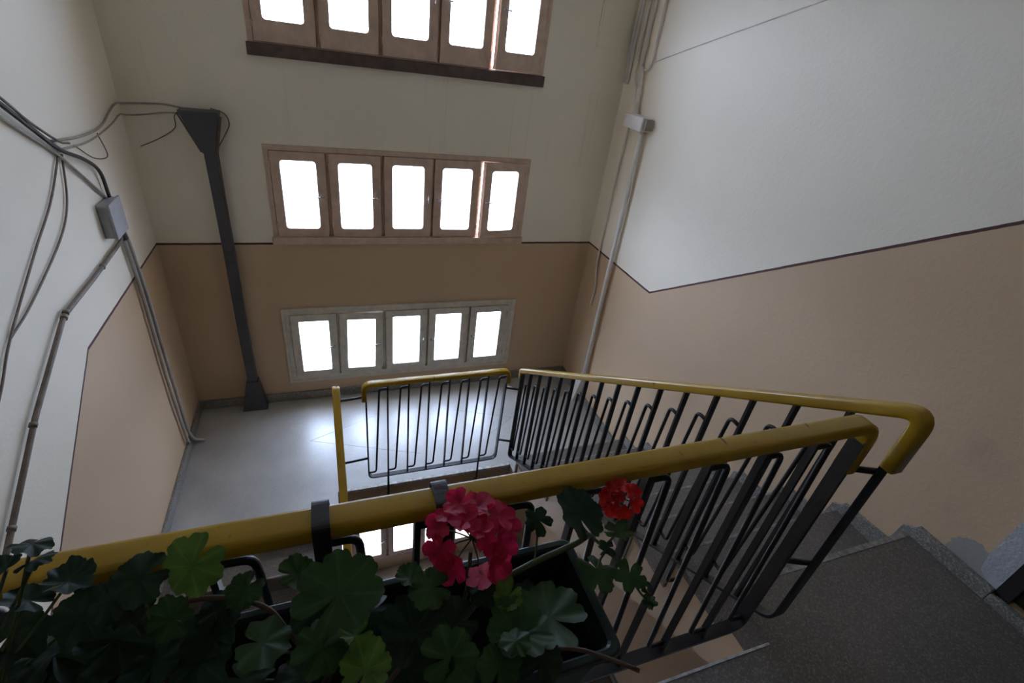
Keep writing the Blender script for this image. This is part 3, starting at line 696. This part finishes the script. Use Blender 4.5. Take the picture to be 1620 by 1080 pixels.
# a few dry twigs and fallen stalks over the soil
stem(roots['B'], [(.86, -3.47, 2.36), (.96, -3.475, 2.375), (1.03, -3.50, 2.365), (1.06, -3.53, 2.34), (1.10, -3.56, 2.26)], .0036, MAT_TWIG)
stem(roots['E'], [(1.37, -3.60, 2.24), (1.45, -3.64, 2.30), (1.50, -3.68, 2.32), (1.53, -3.71, 2.33)], .0032, MAT_TWIG)
stem(roots['D'], [(1.27, -3.56, 2.26), (1.20, -3.62, 2.34), (1.17, -3.66, 2.36)], .0035, MAT_TWIG)

# flower heads
def petal_mesh(name, m, wide=.72, cup=.18):
    v = []; f = []; nu, nv = 6, 6
    for i in range(nu+1):
        u = i/nu
        wd = wide*.5*(.22+.78*math.sin(min(1, u*1.05)*math.pi*.62)**1.0)*(1 if u < .85 else math.sqrt(max(.05, 1-((u-.85)/.17)**2)))
        for j in range(nv+1):
            s_ = -1+2*j/nv
            v.append((u-.06*abs(s_)**2*u, s_*wd, cup*(u*u)*.8-.10*u*(1-s_*s_)+.035*math.sin(5*s_)*u))
    for i in range(nu):
        for j in range(nv): f.append((i*(nv+1)+j, (i+1)*(nv+1)+j, (i+1)*(nv+1)+j+1, i*(nv+1)+j+1))
    return mesh_of(name, v, f, m, True)
PET = {'pink': [petal_mesh('petal', MAT_PINK, w_, c_) for w_, c_ in ((.85, .3), (.75, .0), (.9, -.25))], 'pale': [petal_mesh('petal', MAT_PALE, .8, -.2)], 'red': [petal_mesh('petal', MAT_RED, w_, c_) for w_, c_ in ((.8, .2), (.75, -.15))]}
def floret(root, base_, c, nrm, size, kind):
    c = Vector(c); nrm = Vector(nrm).normalized()
    fo = MB().tube(smooth_path([base_, (Vector(base_)+c)/2+Vector((0, 0, .003)), c-nrm*.002], 4), [.0012]*8+[.0022], 6).build('floret', MAT_STEM, root)
    Q = Matrix.Translation(c) @ nrm.to_track_quat('Z', 'Y').to_matrix().to_4x4() @ Matrix.Rotation(rnd.uniform(0, 6.28), 4, 'Z')
    for k in range(5):
        a = 2*math.pi*k/5+rnd.uniform(-.15, .15); s_ = size*rnd.uniform(.9, 1.1)
        mw = Q @ Matrix.Rotation(a, 4, 'Z') @ Matrix.Rotation(-rnd.uniform(.05, .5), 4, 'Y') @ Matrix.Scale(s_, 4)
        place(bpy.data.objects.new('petal', rnd.choice(PET[kind])), fo, mw)
HC = Vector((1.326, -3.505, 2.425)); view = (CAM-HC).normalized()
stem(roots['D'], [(1.27, -3.56, 2.26), (1.31, -3.545, 2.33), (1.325, -3.51, 2.40)], .0032)
side1 = view.cross(Vector((0, 0, 1))).normalized(); side2 = side1.cross(view).normalized()
for ang, rad, dep, kind in ((95, .052, .0, 'pink'), (62, .060, .01, 'pink'), (40, .055, .0, 'pink'), (135, .056, .005, 'pink'), (155, .060, -.01, 'pink'), (10, .056, .0, 'pink'), (335, .054, .0, 'pink'), (195, .050, .01, 'pink'), (218, .056, .012, 'pink'), (300, .050, .01, 'pink'), (105, .018, .025, 'pink'), (180, .024, .02, 'pink'), (246, .058, .0, 'pale'), (60, .03, .03, 'pink')):
    a = math.radians(ang); dv = side1*math.cos(a)+side2*math.sin(a)
    floret(roots['D'], HC-view*.02, HC+dv*rad*.92+view*dep, dv*.7+view*.8+Vector((0, 0, .15)), .0275, kind)
RC = Vector((1.613, -3.475, 2.405)); view = (CAM-RC).normalized(); side1 = view.cross(Vector((0, 0, 1))).normalized(); side2 = side1.cross(view).normalized()
stem(roots['F'], [(1.556, -3.543, 2.37), (1.60, -3.50, 2.35), (1.615, -3.478, 2.39)], .0022)
for ang, rad in ((20, .024), (75, .022), (130, .024), (180, .025), (235, .022), (290, .024), (335, .026), (0, .004)):
    a = math.radians(ang); dv = side1*math.cos(a)+side2*math.sin(a)
    floret(roots['F'], RC-view*.012, RC+dv*rad, dv*.7+view*.8, .0185, 'red')
